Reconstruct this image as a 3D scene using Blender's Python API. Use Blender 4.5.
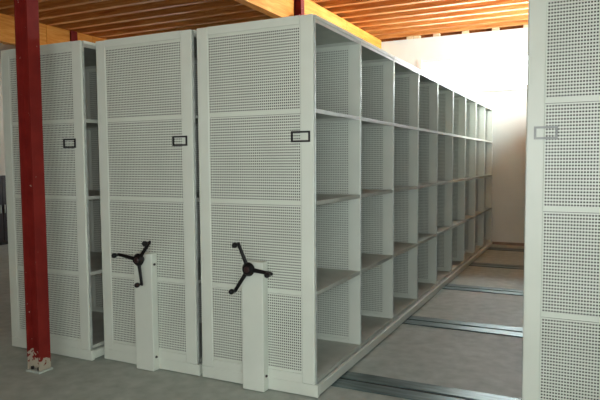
import bpy, bmesh, math, random
from mathutils import Vector, Matrix
random.seed(7)
scene = bpy.context.scene
for o in list(bpy.data.objects):
    bpy.data.objects.remove(o)
COL = scene.collection

# ------------------------------------------------------------------ camera
FPX, YAW, PITCH, ROLL = 592.37, -0.45586, -0.06464, -0.00703
CAM = Vector((1.5969, -3.4700, 1.5637))
d = Vector((math.sin(YAW)*math.cos(PITCH), math.cos(YAW)*math.cos(PITCH), math.sin(PITCH)))
r = d.cross(Vector((0, 0, 1))).normalized()
u = r.cross(d)
rr = r*math.cos(ROLL)+u*math.sin(ROLL)
uu = u*math.cos(ROLL)-r*math.sin(ROLL)
cam_data = bpy.data.cameras.new('camera')
cam = bpy.data.objects.new('camera', cam_data)
COL.objects.link(cam)
cam_data.sensor_fit = 'HORIZONTAL'
cam_data.sensor_width = 36.0
cam_data.lens = 36.0*FPX/600.0
cam_data.clip_start = 0.05
m3 = Matrix((rr, uu, -d)).transposed()
cam.matrix_world = Matrix.Translation(CAM) @ m3.to_4x4()
scene.camera = cam

# ------------------------------------------------------------------ world (even overcast daylight), exposure
world = bpy.data.worlds.new('overcast_daylight')
scene.world = world
world.use_nodes = True
bg = world.node_tree.nodes['Background']
bg.inputs['Color'].default_value = (0.93, 0.985, 1.0, 1)
bg.inputs['Strength'].default_value = 58.0
vs = scene.view_settings
vs.view_transform = 'Standard'
vs.look = 'None'
vs.exposure = 0.0
vs.gamma = 1.0
vs.use_curve_mapping = False

# daylight portals: they add no light, they only guide the sky light through the window openings
def portal(name, loc, rot, sx, sy):
    l = bpy.data.lights.new(name, 'AREA')
    l.shape = 'RECTANGLE'; l.size = sx; l.size_y = sy
    l.cycles.is_portal = True
    o = bpy.data.objects.new(name, l)
    o.location = loc; o.rotation_euler = rot
    COL.objects.link(o)
H90 = math.pi/2
XR, XL, YB, YF, ZC = 2.35, -9.0, 7.98, -5.4, 3.95     # room: right, left, back, front faces, underside of joists
WB = (-1.38, 2.10, 2.88, 3.49)     # window in back wall   (x0,x1,z0,z1)
WR = (5.0, 7.5, 2.60, 3.90)        # window in right wall  (y0,y1,z0,z1)
WL = (5.9, 7.6, 3.25, 3.80)        # window in left wall
WB2 = (-7.3, -6.5, 1.3, 2.1)       # unseen window added in back wall behind the carriages, to light the left
WF = (-0.4, 2.3, 1.50, 1.72)         # unseen window added in front wall behind the camera, for fill light
portal('window_portal_back', ((WB[0]+WB[1])/2, YB+0.24, (WB[2]+WB[3])/2), (-H90, 0, 0), WB[1]-WB[0], WB[3]-WB[2])
portal('window_portal_right', (XR+0.24, (WR[0]+WR[1])/2, (WR[2]+WR[3])/2), (H90, 0, H90), WR[1]-WR[0], WR[3]-WR[2])
portal('window_portal_left', (XL-0.24, (WL[0]+WL[1])/2, (WL[2]+WL[3])/2), (H90, 0, -H90), WL[1]-WL[0], WL[3]-WL[2])
portal('added_portal_back_left', ((WB2[0]+WB2[1])/2, YB+0.24, (WB2[2]+WB2[3])/2), (-H90, 0, 0), WB2[1]-WB2[0], WB2[3]-WB2[2])
portal('added_portal_front', ((WF[0]+WF[1])/2, YF-0.24, (WF[2]+WF[3])/2), (H90, 0, 0), WF[1]-WF[0], WF[3]-WF[2])

# the photographer's flash, just above the lens
fl = bpy.data.lights.new('camera_flash', 'POINT')
fl.energy = 150.0
fl.color = (0.96, 0.985, 1.0)
fl.shadow_soft_size = 0.03
flo = bpy.data.objects.new('camera_flash', fl)
flo.location = CAM + uu*0.06 + rr*0.03
COL.objects.link(flo)

# ------------------------------------------------------------------ materials
def new_mat(name):
    m = bpy.data.materials.new(name); m.use_nodes = True
    nt = m.node_tree
    return m, nt, nt.nodes['Principled BSDF']
def N(nt, t, **kw):
    n = nt.nodes.new(t)
    for k, v in kw.items():
        setattr(n, k, v)
    return n
def lin(c):
    return tuple(((x/255)/12.92 if x/255 <= 0.04045 else (((x/255)+0.055)/1.055)**2.4) for x in c)+(1.0,)
def mottled(name, c1, c2, scale=4.0, rough=0.5, metal=0.0, detail=4.0, stretch=(1, 1, 1), bump=0.0, bscale=60.0, lo=0.35, hi=0.65, spec=0.5):
    m, nt, b = new_mat(name)
    tc = N(nt, 'ShaderNodeTexCoord'); mp = N(nt, 'ShaderNodeMapping')
    mp.inputs['Scale'].default_value = stretch
    nt.links.new(tc.outputs['Object'], mp.inputs['Vector'])
    n = N(nt, 'ShaderNodeTexNoise'); n.inputs['Scale'].default_value = scale; n.inputs['Detail'].default_value = detail
    nt.links.new(mp.outputs['Vector'], n.inputs['Vector'])
    cr = N(nt, 'ShaderNodeValToRGB')
    cr.color_ramp.elements[0].position = lo; cr.color_ramp.elements[0].color = lin(c1)
    cr.color_ramp.elements[1].position = hi; cr.color_ramp.elements[1].color = lin(c2)
    nt.links.new(n.outputs['Fac'], cr.inputs['Fac'])
    nt.links.new(cr.outputs['Color'], b.inputs['Base Color'])
    b.inputs['Roughness'].default_value = rough; b.inputs['Metallic'].default_value = metal
    b.inputs['Specular IOR Level'].default_value = spec
    if bump:
        n2 = N(nt, 'ShaderNodeTexNoise'); n2.inputs['Scale'].default_value = bscale; n2.inputs['Detail'].default_value = 3
        nt.links.new(mp.outputs['Vector'], n2.inputs['Vector'])
        bp = N(nt, 'ShaderNodeBump'); bp.inputs['Strength'].default_value = bump; bp.inputs['Distance'].default_value = 0.01
        nt.links.new(n2.outputs['Fac'], bp.inputs['Height']); nt.links.new(bp.outputs['Normal'], b.inputs['Normal'])
    return m

M = {}
M['paint'] = mottled('light_grey_enamel', (211, 218, 207), (217, 224, 213), 3.0, 0.42)
M['steel'] = mottled('dark_hole_shade', (26, 28, 27), (36, 38, 36), 5.0, 0.6)  # near-black tone stands in for the shade inside the panel holes
M['zinc'] = mottled('galvanised_steel', (176, 184, 180), (205, 210, 206), 14.0, 0.38, 0.55)
M['shelf'] = mottled('grey_shelf_sheet', (176, 182, 172), (190, 195, 185), 6.0, 0.45)
M['rear'] = mottled('mid_grey_steel', (140, 145, 137), (150, 155, 146), 6.0, 0.5)
M['rail'] = mottled('galvanised_rail_sheet', (84, 102, 103), (120, 138, 138), 9.0, 0.4, 0.7, stretch=(0.4, 3, 1))
M['groove'] = mottled('dark_rail_groove', (30, 33, 33), (45, 48, 47), 9.0, 0.7)
M['black'] = mottled('black_plastic', (10, 10, 11), (16, 16, 17), 20.0, 0.5, spec=0.3)
M['holder_black'] = mottled('black_label_frame', (16, 16, 18), (26, 26, 28), 20.0, 0.5)
M['holder_grey'] = mottled('grey_label_frame', (128, 134, 130), (150, 155, 150), 20.0, 0.35)
M['paper'] = mottled('label_insert', (196, 200, 192), (206, 209, 201), 12.0, 0.4)
M['cap'] = mottled('brown_hub_cap', (50, 32, 32), (64, 42, 40), 12.0, 0.4)
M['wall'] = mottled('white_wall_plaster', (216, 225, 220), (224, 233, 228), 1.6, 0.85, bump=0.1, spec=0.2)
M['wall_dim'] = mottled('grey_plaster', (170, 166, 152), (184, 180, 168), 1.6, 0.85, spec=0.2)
M['frame'] = mottled('white_window_frame', (225, 222, 214), (234, 231, 224), 6.0, 0.5)
M['block'] = mottled('pale_wood_block', (222, 200, 158), (236, 216, 178), 14.0, 0.7)
M['base'] = mottled('pinkish_skirting', (130, 120, 111), (144, 134, 124), 8.0, 0.7)
M['cabinet'] = mottled('dark_plum_cabinet', (34, 26, 30), (44, 34, 38), 5.0, 0.5)
M['bolt'] = mottled('dark_bolt', (20, 20, 20), (30, 30, 30), 30.0, 0.5)

def wood(name, dark, mid, light, axis, rough=0.65, ns=2.2):
    """grain running along axis (0 = x, 1 = y)"""
    m, nt, b = new_mat(name)
    tc = N(nt, 'ShaderNodeTexCoord'); mp = N(nt, 'ShaderNodeMapping')
    s = [9.0, 9.0, 9.0]; s[axis] = 0.7
    mp.inputs['Scale'].default_value = s
    oi = N(nt, 'ShaderNodeObjectInfo'); add = N(nt, 'ShaderNodeVectorMath', operation='ADD')
    mul = N(nt, 'ShaderNodeVectorMath', operation='SCALE'); mul.inputs['Scale'].default_value = 17.0
    cmb = N(nt, 'ShaderNodeCombineXYZ')
    for k in range(3):
        nt.links.new(oi.outputs['Random'], cmb.inputs[k])
    nt.links.new(cmb.outputs['Vector'], mul.inputs[0])
    nt.links.new(tc.outputs['Object'], add.inputs[0]); nt.links.new(mul.outputs['Vector'], add.inputs[1])
    nt.links.new(add.outputs['Vector'], mp.inputs['Vector'])
    n = N(nt, 'ShaderNodeTexNoise'); n.inputs['Scale'].default_value = ns; n.inputs['Detail'].default_value = 6; n.inputs['Roughness'].default_value = 0.65
    n.inputs['Distortion'].default_value = 0.6
    nt.links.new(mp.outputs['Vector'], n.inputs['Vector'])
    cr = N(nt, 'ShaderNodeValToRGB')
    cr.color_ramp.elements[0].position = 0.28; cr.color_ramp.elements[0].color = lin(dark)
    cr.color_ramp.elements[1].position = 0.72; cr.color_ramp.elements[1].color = lin(light)
    e = cr.color_ramp.elements.new(0.5); e.color = lin(mid)
    nt.links.new(n.outputs['Fac'], cr.inputs['Fac']); nt.links.new(cr.outputs['Color'], b.inputs['Base Color'])
    b.inputs['Roughness'].default_value = rough; b.inputs['Specular IOR Level'].default_value = 0.25
    return m
M['joist'] = wood('joist_timber', (168, 92, 42), (200, 132, 68), (224, 168, 100), 0)
M['deck'] = wood('deck_boards', (124, 62, 24), (150, 82, 34), (168, 98, 44), 1)
M['beam'] = wood('beam_timber', (204, 122, 42), (224, 150, 62), (236, 174, 90), 1, ns=3.0)

def floor_mat():
    m, nt, b = new_mat('concrete_floor')
    tc = N(nt, 'ShaderNodeTexCoord')
    n1 = N(nt, 'ShaderNodeTexNoise'); n1.inputs['Scale'].default_value = 0.8; n1.inputs['Detail'].default_value = 6
    n2 = N(nt, 'ShaderNodeTexNoise'); n2.inputs['Scale'].default_value = 9.0; n2.inputs['Detail'].default_value = 5
    nt.links.new(tc.outputs['Object'], n1.inputs['Vector']); nt.links.new(tc.outputs['Object'], n2.inputs['Vector'])
    mx = N(nt, 'ShaderNodeMath', operation='ADD'); nt.links.new(n1.outputs['Fac'], mx.inputs[0]); nt.links.new(n2.outputs['Fac'], mx.inputs[1])
    hf = N(nt, 'ShaderNodeMath', operation='MULTIPLY'); hf.inputs[1].default_value = 0.5; nt.links.new(mx.outputs[0], hf.inputs[0])
    cr = N(nt, 'ShaderNodeValToRGB')
    cr.color_ramp.elements[0].position = 0.36; cr.color_ramp.elements[0].color = lin((156, 165, 157))
    cr.color_ramp.elements[1].position = 0.64; cr.color_ramp.elements[1].color = lin((188, 197, 189))
    nt.links.new(hf.outputs[0], cr.inputs['Fac']); nt.links.new(cr.outputs['Color'], b.inputs['Base Color'])
    b.inputs['Roughness'].default_value = 0.6; b.inputs['Specular IOR Level'].default_value = 0.35
    bp = N(nt, 'ShaderNodeBump'); bp.inputs['Strength'].default_value = 0.15; bp.inputs['Distance'].default_value = 0.01
    nt.links.new(n2.outputs['Fac'], bp.inputs['Height']); nt.links.new(bp.outputs['Normal'], b.inputs['Normal'])
    return m
M['floor'] = floor_mat()

def red_paint():
    """red lead paint; flaked off to bare grey in spots and around the foot"""
    m, nt, b = new_mat('chipped_red_paint')
    tc = N(nt, 'ShaderNodeTexCoord'); sp = N(nt, 'ShaderNodeSeparateXYZ')
    nt.links.new(tc.outputs['Object'], sp.inputs[0])
    n = N(nt, 'ShaderNodeTexNoise'); n.inputs['Scale'].default_value = 26.0; n.inputs['Detail'].default_value = 4
    nt.links.new(tc.outputs['Object'], n.inputs['Vector'])
    n0 = N(nt, 'ShaderNodeTexNoise'); n0.inputs['Scale'].default_value = 7.0
    nt.links.new(tc.outputs['Object'], n0.inputs['Vector'])
    mr = N(nt, 'ShaderNodeMapRange'); mr.inputs['From Min'].default_value = 0.02; mr.inputs['From Max'].default_value = 0.20
    mr.inputs['To Min'].default_value = 0.42; mr.inputs['To Max'].default_value = 0.0
    nt.links.new(sp.outputs['Z'], mr.inputs['Value'])
    a = N(nt, 'ShaderNodeMath', operation='ADD'); nt.links.new(n.outputs['Fac'], a.inputs[0]); nt.links.new(mr.outputs[0], a.inputs[1])
    th = N(nt, 'ShaderNodeMapRange'); th.inputs['From Min'].default_value = 0.72; th.inputs['From Max'].default_value = 0.75
    nt.links.new(a.outputs[0], th.inputs['Value'])
    cr = N(nt, 'ShaderNodeValToRGB')
    cr.color_ramp.elements[0].position = 0.35; cr.color_ramp.elements[0].color = lin((114, 25, 20))
    cr.color_ramp.elements[1].position = 0.65; cr.color_ramp.elements[1].color = lin((130, 34, 27))
    nt.links.new(n0.outputs['Fac'], cr.inputs['Fac'])
    mix = N(nt, 'ShaderNodeMix', data_type='RGBA')
    nt.links.new(th.outputs[0], mix.inputs['Factor']); nt.links.new(cr.outputs['Color'], mix.inputs['A'])
    mix.inputs['B'].default_value = lin((176, 168, 150))
    nt.links.new(mix.outputs['Result'], b.inputs['Base Color'])
    b.inputs['Roughness'].default_value = 0.65; b.inputs['Specular IOR Level'].default_value = 0.25
    return m
M['red'] = red_paint()

def glass():
    m, nt, b = new_mat('window_glass')
    out = nt.nodes['Material Output']
    tr = N(nt, 'ShaderNodeBsdfTransparent'); gl = N(nt, 'ShaderNodeBsdfGlossy'); gl.inputs['Roughness'].default_value = 0.03
    fr = N(nt, 'ShaderNodeFresnel'); fr.inputs['IOR'].default_value = 1.45
    mx = N(nt, 'ShaderNodeMixShader')
    nt.links.new(fr.outputs[0], mx.inputs[0]); nt.links.new(tr.outputs[0], mx.inputs[1]); nt.links.new(gl.outputs[0], mx.inputs[2])
    nt.links.new(mx.outputs[0], out.inputs['Surface'])
    return m
M['glass'] = glass()

# ------------------------------------------------------------------ mesh helpers
def add_box(bm, x0, x1, y0, y1, z0, z1, bev=0.0):
    vs_ = [bm.verts.new(c) for c in ((x0, y0, z0), (x1, y0, z0), (x1, y1, z0), (x0, y1, z0), (x0, y0, z1), (x1, y0, z1), (x1, y1, z1), (x0, y1, z1))]
    fs = [bm.faces.new([vs_[i] for i in f]) for f in ((0, 3, 2, 1), (4, 5, 6, 7), (0, 1, 5, 4), (1, 2, 6, 5), (2, 3, 7, 6), (3, 0, 4, 7))]
    if bev:
        es = set()
        for f in fs:
            es.update(f.edges)
        bmesh.ops.bevel(bm, geom=list(es), offset=bev, segments=2, affect='EDGES', profile=0.5)
def add_cyl(bm, c, axis, r0, r1, length, seg=20):
    """frustum from c along axis"""
    ax = Vector(axis).normalized()
    t = ax.orthogonal().normalized(); s = ax.cross(t)
    a = [bm.verts.new(Vector(c)+(t*math.cos(k*2*math.pi/seg)+s*math.sin(k*2*math.pi/seg))*r0) for k in range(seg)]
    b = [bm.verts.new(Vector(c)+ax*length+(t*math.cos(k*2*math.pi/seg)+s*math.sin(k*2*math.pi/seg))*r1) for k in range(seg)]
    bm.faces.new(a[::-1]); bm.faces.new(b)
    for k in range(seg):
        bm.faces.new((a[k], a[(k+1) % seg], b[(k+1) % seg], b[k]))
def add_ball(bm, c, rx, ry, rz, seg=16, rings=10):
    bmesh.ops.create_uvsphere(bm, u_segments=seg, v_segments=rings, radius=1.0,
                              matrix=Matrix.Translation(Vector(c)) @ Matrix.Diagonal((rx, ry, rz, 1)))
def mesh_of(name, bm, mat, smooth=False):
    me = bpy.data.meshes.new(name)
    bmesh.ops.recalc_face_normals(bm, faces=bm.faces[:])
    bm.to_mesh(me); bm.free()
    me.materials.append(M[mat])
    if smooth:
        for p_ in me.polygons:
            p_.use_smooth = True
        try:
            me.set_sharp_from_angle(angle=math.radians(40))
        except Exception:
            pass
    return me
def link(name, me, parent=None, loc=(0, 0, 0), rot=(0, 0, 0)):
    o = bpy.data.objects.new(name, me)
    COL.objects.link(o)
    o.parent = parent
    o.location = loc; o.rotation_euler = rot
    return o
def box_obj(name, dims, mat, parent=None, loc=(0, 0, 0), bev=0.0):
    bm = bmesh.new(); add_box(bm, *dims, bev)
    return link(name, mesh_of(name, bm, mat), parent, loc)
def tag(o, label, cat, group=None):
    o['label'] = label; o['category'] = cat
    if group:
        o['group'] = group
    return o
def struct(o):
    o['kind'] = 'structure'
    return o

# ------------------------------------------------------------------ room shell
floor = struct(box_obj('floor', (XL-0.25, XR+0.25, YF-0.25, YB+0.25, -0.2, 0.0), 'floor'))
ZT = 4.16
def wall_with_window(name, axis, face, thick, a0, a1, z1, wins, mat):
    """wall plate with openings; axis 'y' = plane of constant y, 'x' = plane of constant x"""
    bm = bmesh.new()
    f0, f1 = min(face, face+thick), max(face, face+thick)
    rects, a = [], a0
    for (w0, w1, wz0, wz1) in sorted(wins):
        rects += [(a, w0, 0, z1), (w0, w1, 0, wz0), (w0, w1, wz1, z1)]
        a = w1
    rects.append((a, a1, 0, z1))
    for (b0, b1, c0, c1) in rects:
        if axis == 'y':
            add_box(bm, b0, b1, f0, f1, c0, c1)
        else:
            add_box(bm, f0, f1, b0, b1, c0, c1)
    return struct(link(name, mesh_of(name, bm, mat)))
wall_back = wall_with_window('wall_back', 'y', YB, 0.25, XL, XR, 3.925, [WB, WB2], 'wall')
wall_right = wall_with_window('wall_right', 'x', XR, 0.25, YF-0.25, YB+0.25, ZT, [WR], 'wall')
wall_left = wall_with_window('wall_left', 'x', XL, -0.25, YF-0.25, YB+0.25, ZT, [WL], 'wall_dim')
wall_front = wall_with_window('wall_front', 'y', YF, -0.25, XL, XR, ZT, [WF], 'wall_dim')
# dark plate that closes the slot above the back wall
box_obj('wall_plate', (XL, XR, YB+0.10, YB+0.25, 3.925, ZT), 'deck', wall_back)
x = -8.6
bmk = bmesh.new(); add_box(bmk, -0.06, 0.06, 0.0, 0.10, 0.0, 0.06, 0.004)
blk = mesh_of('packing_block', bmk, 'block')
for bx_ in (-1.62, -1.48, -1.10, -0.56, -0.02, 0.52, 1.06, 1.6, -2.6, -3.14, -3.68, -4.2):
    link('packing_block', blk, wall_back, (bx_, YB-0.005, 3.9252))
struct(box_obj('baseboard_back', (XL, XR-0.001, YB-0.015, YB-0.0005, 0.0, 0.05), 'base'))

def window(name, axis, face, win, sign, nm):
    """frame (structure) with panes and mullions as children; sits in the wall opening"""
    w0, w1, z0, z1 = win
    t = 0.05
    def bx(bm, a0, a1, d0, d1, c0, c1):
        lo, hi = sorted((face+sign*d0, face+sign*d1))
        if axis == 'y':
            add_box(bm, a0, a1, lo, hi, c0, c1)
        else:
            add_box(bm, lo, hi, a0, a1, c0, c1)
    bm = bmesh.new()
    e = 0.001
    bx(bm, w0+e, w1-e, 0.02, 0.10, z0+e, z0+t); bx(bm, w0+e, w1-e, 0.02, 0.10, z1-t, z1-e)
    bx(bm, w0+e, w0+t, 0.02, 0.10, z0+t, z1-t); bx(bm, w1-t, w1-e, 0.02, 0.10, z0+t, z1-t)
    fr = struct(link(name, mesh_of(name, bm, 'frame')))
    n = max(1, round((w1-w0)/0.84))
    st = (w1-w0)/n
    for k in range(1, n):
        bm = bmesh.new(); c = w0+k*st
        bx(bm, c-0.02, c+0.02, 0.03, 0.09, z0+t, z1-t)
        link('mullion', mesh_of('mullion', bm, 'frame'), fr)
    for k in range(n):
        bm = bmesh.new()
        a0 = w0+k*st+(t if k == 0 else 0.02); a1 = w0+(k+1)*st-(t if k == n-1 else 0.02)
        bx(bm, a0, a1, 0.055, 0.061, z0+t, z1-t)
        link('pane', mesh_of('pane', bm, 'glass'), fr)
    return fr
w1_ = window('window_1', 'y', YB, WB, 1, 4)
window('window_2', 'x', XR, WR, 1, 8)
window('window_3', 'x', XL, WL, -1, 2)
window('added_window_front', 'y', YF, WF, -1, 8)
window('added_window_back_left', 'y', YB, WB2, 1, 2)
# interior casing strip left of the bright window and its sill
box_obj('casing', (WB[0]-0.085, WB[0], YB-0.016, YB-0.0005, WB[2]-0.02, WB[3]+0.02), 'frame', w1_)
box_obj('sill', (WB[0]-0.085, WB[1]+0.05, YB-0.03, YB-0.0005, WB[2]-0.05, WB[2]-0.02), 'frame', w1_)

# ceiling: boarded deck with joists below it
ceiling = struct(box_obj('ceiling', (XL-0.25, XR+0.25, YF-0.25, YB+0.25, ZT, ZT+0.1), 'deck'))
bmj = bmesh.new(); add_box(bmj, XL+0.002, XR-0.002, -0.048, 0.048, ZC, ZT-0.0005)
joist_me = mesh_of('joist', bmj, 'joist')
yj = 7.80
while yj > YF+0.1:
    link('joist', joist_me, ceiling, (0, yj, 0))
    yj -= 0.381

# ------------------------------------------------------------------ beams and steel columns
BX = -2.25
def beam(x, y0, y1, cuts, label):
    t = tag(bpy.data.objects.new('timber_beam', None), label, 'beam', 'timber beams under the ceiling joists')
    COL.objects.link(t); t.location = (x, y0, 3.51)
    ys = [y0]+cuts+[y1]
    for a, b_ in zip(ys[:-1], ys[1:]):
        box_obj('lamella', (-0.065, 0.065, a-y0+0.003, b_-y0-0.003, 0, ZC-3.51), 'beam', t, (0, 0, 0), 0.004)
    return t
def column(x, y, label, ztop=ZC, brackets=False, hx=0.066, hy=0.052):
    t = tag(bpy.data.objects.new('steel_column', None), label, 'column', 'red steel columns')
    COL.objects.link(t); t.location = (x, y, 0)
    bm = bmesh.new()
    add_box(bm, -hx+0.012, hx-0.012, -0.004, 0.004, 0.016, ztop)
    link('web', mesh_of('web', bm, 'red'), t)
    for s in (-1, 1):
        bm = bmesh.new()
        x0, x1 = sorted((s*hx, s*(hx-0.012)))
        add_box(bm, x0, x1, -hy, hy, 0.016, ztop, 0.002)
        link('flange', mesh_of('flange', bm, 'red'), t)
    bp = box_obj('base_plate', (-0.074, 0.074, -0.062, 0.062, 0.0, 0.016), 'floor', t, (0, 0, 0), 0.003)
    bmb = bmesh.new(); add_cyl(bmb, (0, 0, 0), (0, 0, 1), 0.012, 0.012, 0.02, 8)
    nut = mesh_of('anchor_bolt', bmb, 'bolt')
    for sx in (-0.035, 0.035):
        for sy in (-0.032, 0.032):
            link('anchor_bolt', nut, bp, (sx, sy, 0.016))
    if brackets:
        for s in (-1, 1):
            bm = bmesh.new()
            y0, y1 = sorted((s*hy, s*(hy+0.11)))
            add_box(bm, hx-0.012, hx+0.02, y0, y1, 3.47, 3.50)
            add_box(bm, hx+0.008, hx+0.02, y0, y1, 3.50, 3.60)
            b_ = link('bracket', mesh_of('bracket', bm, 'red'), t)
            bm = bmesh.new(); add_cyl(bm, (hx+0.02, s*(hy+0.06), 3.555), (1, 0, 0), 0.014, 0.014, 0.014, 8)
            link('bolt', mesh_of('bolt', bm, 'zinc'), b_)
    return t
CY = 4.17
column(-2.12, -0.395, 'near red steel column with chipped foot, in front of leftmost carriage', ztop=3.5095)
column(-2.15, CY, 'red steel column rising behind the top of the aisle carriage', brackets=True)
column(-6.93, 4.52, 'far red steel column top above the leftmost carriage', brackets=True, hx=0.085, hy=0.075)
beam(BX, YF+0.01, CY-0.07, [-3.4, -0.6, 2.0], 'bright timber beam ending at the middle red column, nearer part')
beam(BX, CY+0.07, YB-0.01, [6.1], 'bright timber beam running from middle red column to back wall')
beam(-6.94, YF+0.01, 4.52-0.07, [-3.0, -0.1, 3.93], 'orange timber beam at left, passing behind near red column')
beam(-6.94, 4.52+0.07, YB-0.01, [4.98], 'orange timber beam at left, beyond far red column top')

# ------------------------------------------------------------------ floor rails
rail_lab = ['galvanised floor rail nearest the camera, beside carriage foot', 'second galvanised floor rail from the camera across the aisle',
            'third galvanised floor rail, midway along the aisle', 'fourth galvanised floor rail, second from the back wall',
            'galvanised floor rail at the foot of the back wall']
bma = bmesh.new(); add_box(bma, -3.2, 2.28, 0.018, 0.15, 0, 0.010, 0.002); plate_a = mesh_of('plate', bma, 'rail')
bma = bmesh.new(); add_box(bma, -3.2, 2.28, -0.15, -0.018, 0, 0.010, 0.002); plate_b = mesh_of('plate', bma, 'rail')
bma = bmesh.new(); add_box(bma, -3.2, 2.28, -0.0178, 0.0178, 0, 0.003); groove = mesh_of('groove', bma, 'groove')
for k, ry in enumerate((0.40, 2.15, 3.86, 5.62, 7.38)):
    t = tag(bpy.data.objects.new('floor_rail', None), rail_lab[k], 'rail', 'floor rails of the mobile shelving')
    COL.objects.link(t); t.location = (0, ry, 0.0)
    link('plate', plate_a, t); link('plate', plate_b, t); link('groove', groove, t)

# ------------------------------------------------------------------ mobile shelving
W, HT, BAY, ST = 0.90, 2.50, 0.854, 0.093
PX, PZ, HS = 0.0150, 0.0182, 0.0091            # hole pitch across, pitch up, hole size
BANDS = [0.689, 1.287, 1.887]
SEAM = [0.150]+[b-0.012 for b in BANDS]+[2.445]
ROWS = []
for k in range(4):
    lo = 0.176 if k == 0 else BANDS[k-1]+0.027
    hi = 2.418 if k == 3 else BANDS[k]-0.027
    n = int(round((hi-lo)/PZ))+1
    ROWS.append([lo+(hi-lo)*i/(n-1) for i in range(n)])
def perf_sheet(k, thick):
    """perforated sheet in the plane y=0 between the stiles: every hole is a real opening"""
    x0, x1, z0, z1 = ST, W-ST, SEAM[k]+0.0015, SEAM[k+1]-0.0015
    n = int((x1-x0-0.006)/PX)
    start = (x0+x1)/2-(n-1)*PX/2
    cols = [start+i*PX for i in range(n)]
    h = HS/2
    V, F = [], []
    def quad(a, b, c, d_):
        i = len(V); V.extend((a, b, c, d_)); F.append((i, i+1, i+2, i+3))
    def flat(xa, xb, za, zb):
        quad((xa, 0, za), (xb, 0, za), (xb, 0, zb), (xa, 0, zb))
    zz = z0
    for rz in ROWS[k]:
        flat(x0, x1, zz, rz-h)
        xx = x0
        for cx in cols:
            flat(xx, cx-h, rz-h, rz+h)
            xx = cx+h
            if thick:
                quad((cx-h, 0, rz-h), (cx-h, thick, rz-h), (cx+h, thick, rz-h), (cx+h, 0, rz-h))
                quad((cx-h, 0, rz+h), (cx+h, 0, rz+h), (cx+h, thick, rz+h), (cx-h, thick, rz+h))
                quad((cx-h, 0, rz-h), (cx-h, 0, rz+h), (cx-h, thick, rz+h), (cx-h, thick, rz-h))
                quad((cx+h, 0, rz-h), (cx+h, thick, rz-h), (cx+h, thick, rz+h), (cx+h, 0, rz+h))
        flat(xx, x1, rz-h, rz+h)
        zz = rz+h
    flat(x0, x1, zz, z1)
    # folded edges top and bottom
    for z_, s in ((z0, 1), (z1, -1)):
        quad((x0, 0, z_), (x1, 0, z_), (x1, 0.012, z_), (x0, 0.012, z_))
    me = bpy.data.meshes.new('perforated_panel')
    me.from_pydata(V, [], F); me.update()
    me.materials.append(M['paint'])
    return me
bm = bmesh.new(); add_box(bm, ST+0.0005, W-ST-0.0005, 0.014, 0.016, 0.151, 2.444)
BACK_ME = mesh_of('hole_shade_sheet', bm, 'steel')  # sheet added behind the end panels so the holes read as shaded
bm = bmesh.new(); add_box(bm, ST+0.0005, W-ST-0.0005, 0.026, 0.028, 0.151, 2.444)
REAR_ME = mesh_of('rear_sheet', bm, 'rear')
SHEET_END = [perf_sheet(k, 0.0015) for k in range(4)]
SHEET_DIV = [perf_sheet(k, 0.0) for k in range(4)]

def frame_mesh(name, bev, th):
    bm = bmesh.new()
    add_box(bm, 0, ST, 0, th, 0.090, HT, bev)
    add_box(bm, W-ST, W, 0, th, 0.090, HT, bev)
    add_box(bm, ST, W-ST, 0.0005, th-0.002, 2.445, HT)
    add_box(bm, ST, W-ST, 0.0005, th-0.002, 0.090, 0.150)
    return mesh_of(name, bm, 'paint')
END_ME = frame_mesh('end_panel', 0.006, 0.019)
DIV_ME = frame_mesh('divider', 0.003, 0.032)
bm = bmesh.new()                       # shelf: flat sheet with folded-down edges
add_box(bm, 0.004, W-0.004, 0.033, BAY-0.001, 0.0, 0.003)
for xa in (0.001, W-0.004):
    add_box(bm, xa, xa+0.003, 0.033, BAY-0.001, -0.024, 0.003)
for ya in (0.033, BAY-0.004):
    add_box(bm, 0.004, W-0.004, ya, ya+0.003, -0.022, 0.0)
SHELF_ME = mesh_of('shelf', bm, 'shelf')
bm = bmesh.new(); add_box(bm, -0.016, 0.004, 0, 0.014, 0.092, HT-0.002, 0.002)
POST_ME = mesh_of('corner_post', bm, 'zinc')

def holder(parent, x, z, mat, y=0.0, w=0.130, h=0.072):
    bm = bmesh.new(); t = 0.012
    add_box(bm, x, x+w, y-0.008, y-0.0008, z, z+t); add_box(bm, x, x+w, y-0.008, y-0.0008, z+h-t, z+h)
    add_box(bm, x, x+t, y-0.008, y-0.0008, z+t, z+h-t); add_box(bm, x+w-t, x+w, y-0.008, y-0.0008, z+t, z+h-t)
    o = link('label_holder', mesh_of('label_holder', bm, mat), parent)
    o['label'] = ('black' if mat == 'holder_black' else 'grey') + ' rectangular label frame'
    return o

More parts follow.
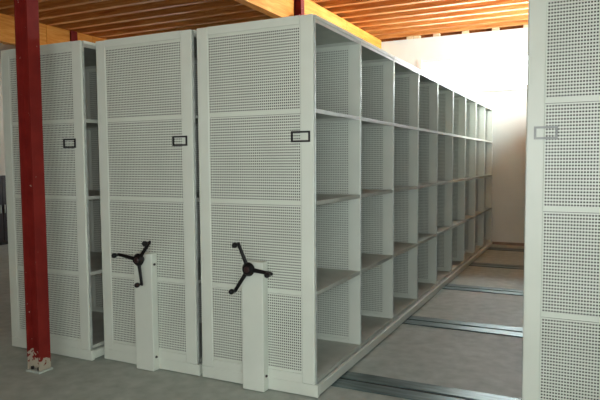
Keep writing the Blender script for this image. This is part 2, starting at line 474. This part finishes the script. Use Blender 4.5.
def carriage(name, xl, yf, bays, label, group='perforated mobile shelving units', base_out=0.022):
    t = tag(bpy.data.objects.new(name, None), label, 'shelving', group)
    COL.objects.link(t); t.location = (xl, yf, 0)
    L = bays*BAY
    e = link('end_panel', END_ME, t)
    for k in range(4):
        link('perforated_panel', SHEET_END[k], e, (0, 0.004, 0))
    link('hole_shade_sheet', BACK_ME, e)['label'] = 'added dark sheet, shade behind the holes'
    for j in range(1, bays+1):
        dv = link('divider', DIV_ME, t, (0, j*BAY, 0))
        for k in range(4):
            link('perforated_panel', SHEET_DIV[k], dv, (0, 0.005, 0))
        link('rear_sheet', REAR_ME, dv)
    for j in range(bays):
        for z in (0.118, 0.704, 1.302, 1.902, 2.478):
            link('shelf', SHELF_ME, t, (0, j*BAY, z))
    for j in range(bays+1):             # bright zinc nosing on the upright edges
        for s, x_ in ((1, W), (-1, 0)):
            p_ = link('upright', POST_ME, t, (x_, j*BAY+0.009 if j else 0.0195, 0))
            if s < 0:
                p_.rotation_euler = (0, 0, math.pi); p_.location.y += 0.014
    for x0 in (W-0.018, -0.006):        # top edge rails
        box_obj('top_rail', (x0, x0+0.021, 0.034, L+0.03, HT-0.020, HT+0.002), 'paint', t)
    # base: front plate, two long side beams
    box_obj('plinth', (0.0, W+base_out, 0.0, 0.03, 0.008, 0.0895), 'paint', t, (0, 0, 0), 0.003)
    for s in (0, 1):
        x0 = -base_out if s == 0 else W+base_out-0.05
        sb = box_obj('side_beam', (x0, x0+0.05, 0.031, L+0.032, 0.018, 0.082), 'paint', t, (0, 0, 0), 0.003)
        box_obj('edge_strip', (x0+0.006, x0+0.030, 0.031, L+0.032, 0.0822, 0.0895), 'zinc', sb)
    # running wheels under the base, over each rail
    bm = bmesh.new(); add_cyl(bm, (0, 0, 0), (0, 1, 0), 0.034, 0.034, 0.03, 18)
    wm = mesh_of('running_wheel', bm, 'groove', True)
    for ry in (0.40, 2.15, 3.86, 5.62, 7.38):
        if ry-yf < L-0.05:
            for wx in (0.2, W-0.2):
                link('running_wheel', wm, t, (wx, ry-yf-0.015, 0.037))
    return t, e

def drive(t, xl, yf, hub_x, hub_z, angles, bolts):
    """gear housing standing on the end panel, with a three-spoke handwheel"""
    hx = hub_x-xl
    x0, x1 = hx-0.080, hx+0.088
    hs = box_obj('gear_housing', (x0, x1, -0.065, -0.0005, 0.006, 0.893), 'paint', t, (0, 0, 0), 0.005)
    for z in bolts:
        bm = bmesh.new(); add_cyl(bm, (x1-0.001, -0.035, z), (1, 0, 0), 0.010, 0.008, 0.010, 10)
        link('bolt', mesh_of('bolt', bm, 'bolt', True), hs)
    bm = bmesh.new(); c = Vector((hx, 0, hub_z))
    add_cyl(bm, c+Vector((0, -0.065, 0)), (0, -1, 0), 0.024, 0.024, 0.03, 20)
    add_cyl(bm, c+Vector((0, -0.093, 0)), (0, -1, 0), 0.043, 0.048, 0.012, 28)
    add_cyl(bm, c+Vector((0, -0.105, 0)), (0, -1, 0), 0.048, 0.032, 0.022, 28)
    hw = link('handwheel', mesh_of('handwheel', bm, 'black', True), t)
    hw['label'] = 'black three-spoke handwheel'
    bm = bmesh.new(); add_cyl(bm, c+Vector((0, -0.1265, 0)), (0, -1, 0), 0.022, 0.016, 0.006, 20)
    link('hub_cap', mesh_of('hub_cap', bm, 'cap', True), hw)
    for a in angles:
        ar = math.radians(a); dv = Vector((math.cos(ar), 0, math.sin(ar))); sd = Vector((-math.sin(ar), 0, math.cos(ar)))
        R0, R1 = 0.026, 0.186
        bm = bmesh.new()
        secs = [(R0, 0.016, 0.010, -0.105), (0.09, 0.0135, 0.009, -0.109), (R1-0.008, 0.013, 0.008, -0.115), (R1+0.006, 0.009, 0.006, -0.115)]
        prev = None
        for (q, hw_, ht_, yy) in secs:
            ring = []
            for i in range(10):
                th = 2*math.pi*i/10
                ring.append(bm.verts.new(c+dv*q+sd*(hw_*math.cos(th))+Vector((0, yy+ht_*math.sin(th), 0))))
            if prev:
                for i in range(10):
                    bm.faces.new((prev[i], prev[(i+1) % 10], ring[(i+1) % 10], ring[i]))
            else:
                bm.faces.new(ring[::-1])
            prev = ring
        bm.faces.new(prev)
        link('spoke', mesh_of('spoke', bm, 'black', True), hw)
        bm = bmesh.new(); kc = c+dv*(R1-0.008)
        add_cyl(bm, kc+Vector((0, -0.115, 0)), (0, -1, 0), 0.008, 0.009, 0.036, 14)
        add_ball(bm, kc+Vector((0, -0.164, 0)), 0.019, 0.023, 0.019)
        link('knob', mesh_of('knob', bm, 'black', True), hw)

XA, XB, XC, XD = -2.818, -1.852, -0.905, 1.270
tA, eA = carriage('mobile_shelving', XA, -0.088, 4, 'perforated grey shelving carriage without handwheel, behind near red column')
tB, eB = carriage('mobile_shelving', XB, 0.0, 9, 'perforated grey shelving carriage with handwheel, second from the left')
tC, eC = carriage('mobile_shelving', XC, 0.0, 9, 'perforated grey shelving carriage with handwheel and open bays facing the aisle')
tD, eD = carriage('mobile_shelving', XD, 0.090, 9, 'perforated grey shelving unit at the right edge, across the aisle', base_out=0.0)
drive(tB, XB, 0.0, -1.386, 0.849, (49.3, 170.3, -78.5), (0.11, 0.81))
drive(tC, XC, 0.0, -0.442, 0.849, (112.0, -123.0, -5.0), (0.11,))
holder(eA, -2.124-XA, 1.683, 'holder_black')
holder(eB, -1.128-XB, 1.683, 'holder_black')
holder(eC, -0.164-XC, 1.690, 'holder_black', w=0.137)
holder(eD, 1.309-XD, 1.678, 'holder_grey', w=0.122)

# ------------------------------------------------------------------ dark cabinet far left
cb = tag(bpy.data.objects.new('storage_cabinet', None), 'dark plum cabinet at the far left wall, left of the carriages', 'cabinet')
COL.objects.link(cb); cb.location = (XL+0.01, 3.4, 0)
box_obj('body', (0, 0.46, 0, 1.6, 0.06, 1.33), 'cabinet', cb, (0, 0, 0), 0.006)
box_obj('plinth', (0.02, 0.43, 0.02, 1.58, 0, 0.06), 'groove', cb)
for k in range(2):
    dr = box_obj('door', (0.4605, 0.48, 0.02+k*0.785, 0.795+k*0.785, 0.09, 1.30), 'cabinet', cb, (0, 0, 0), 0.003)
    box_obj('handle', (0.4805, 0.50, 0.73+k*0.09, 0.75+k*0.09, 0.62, 0.78), 'zinc', dr)
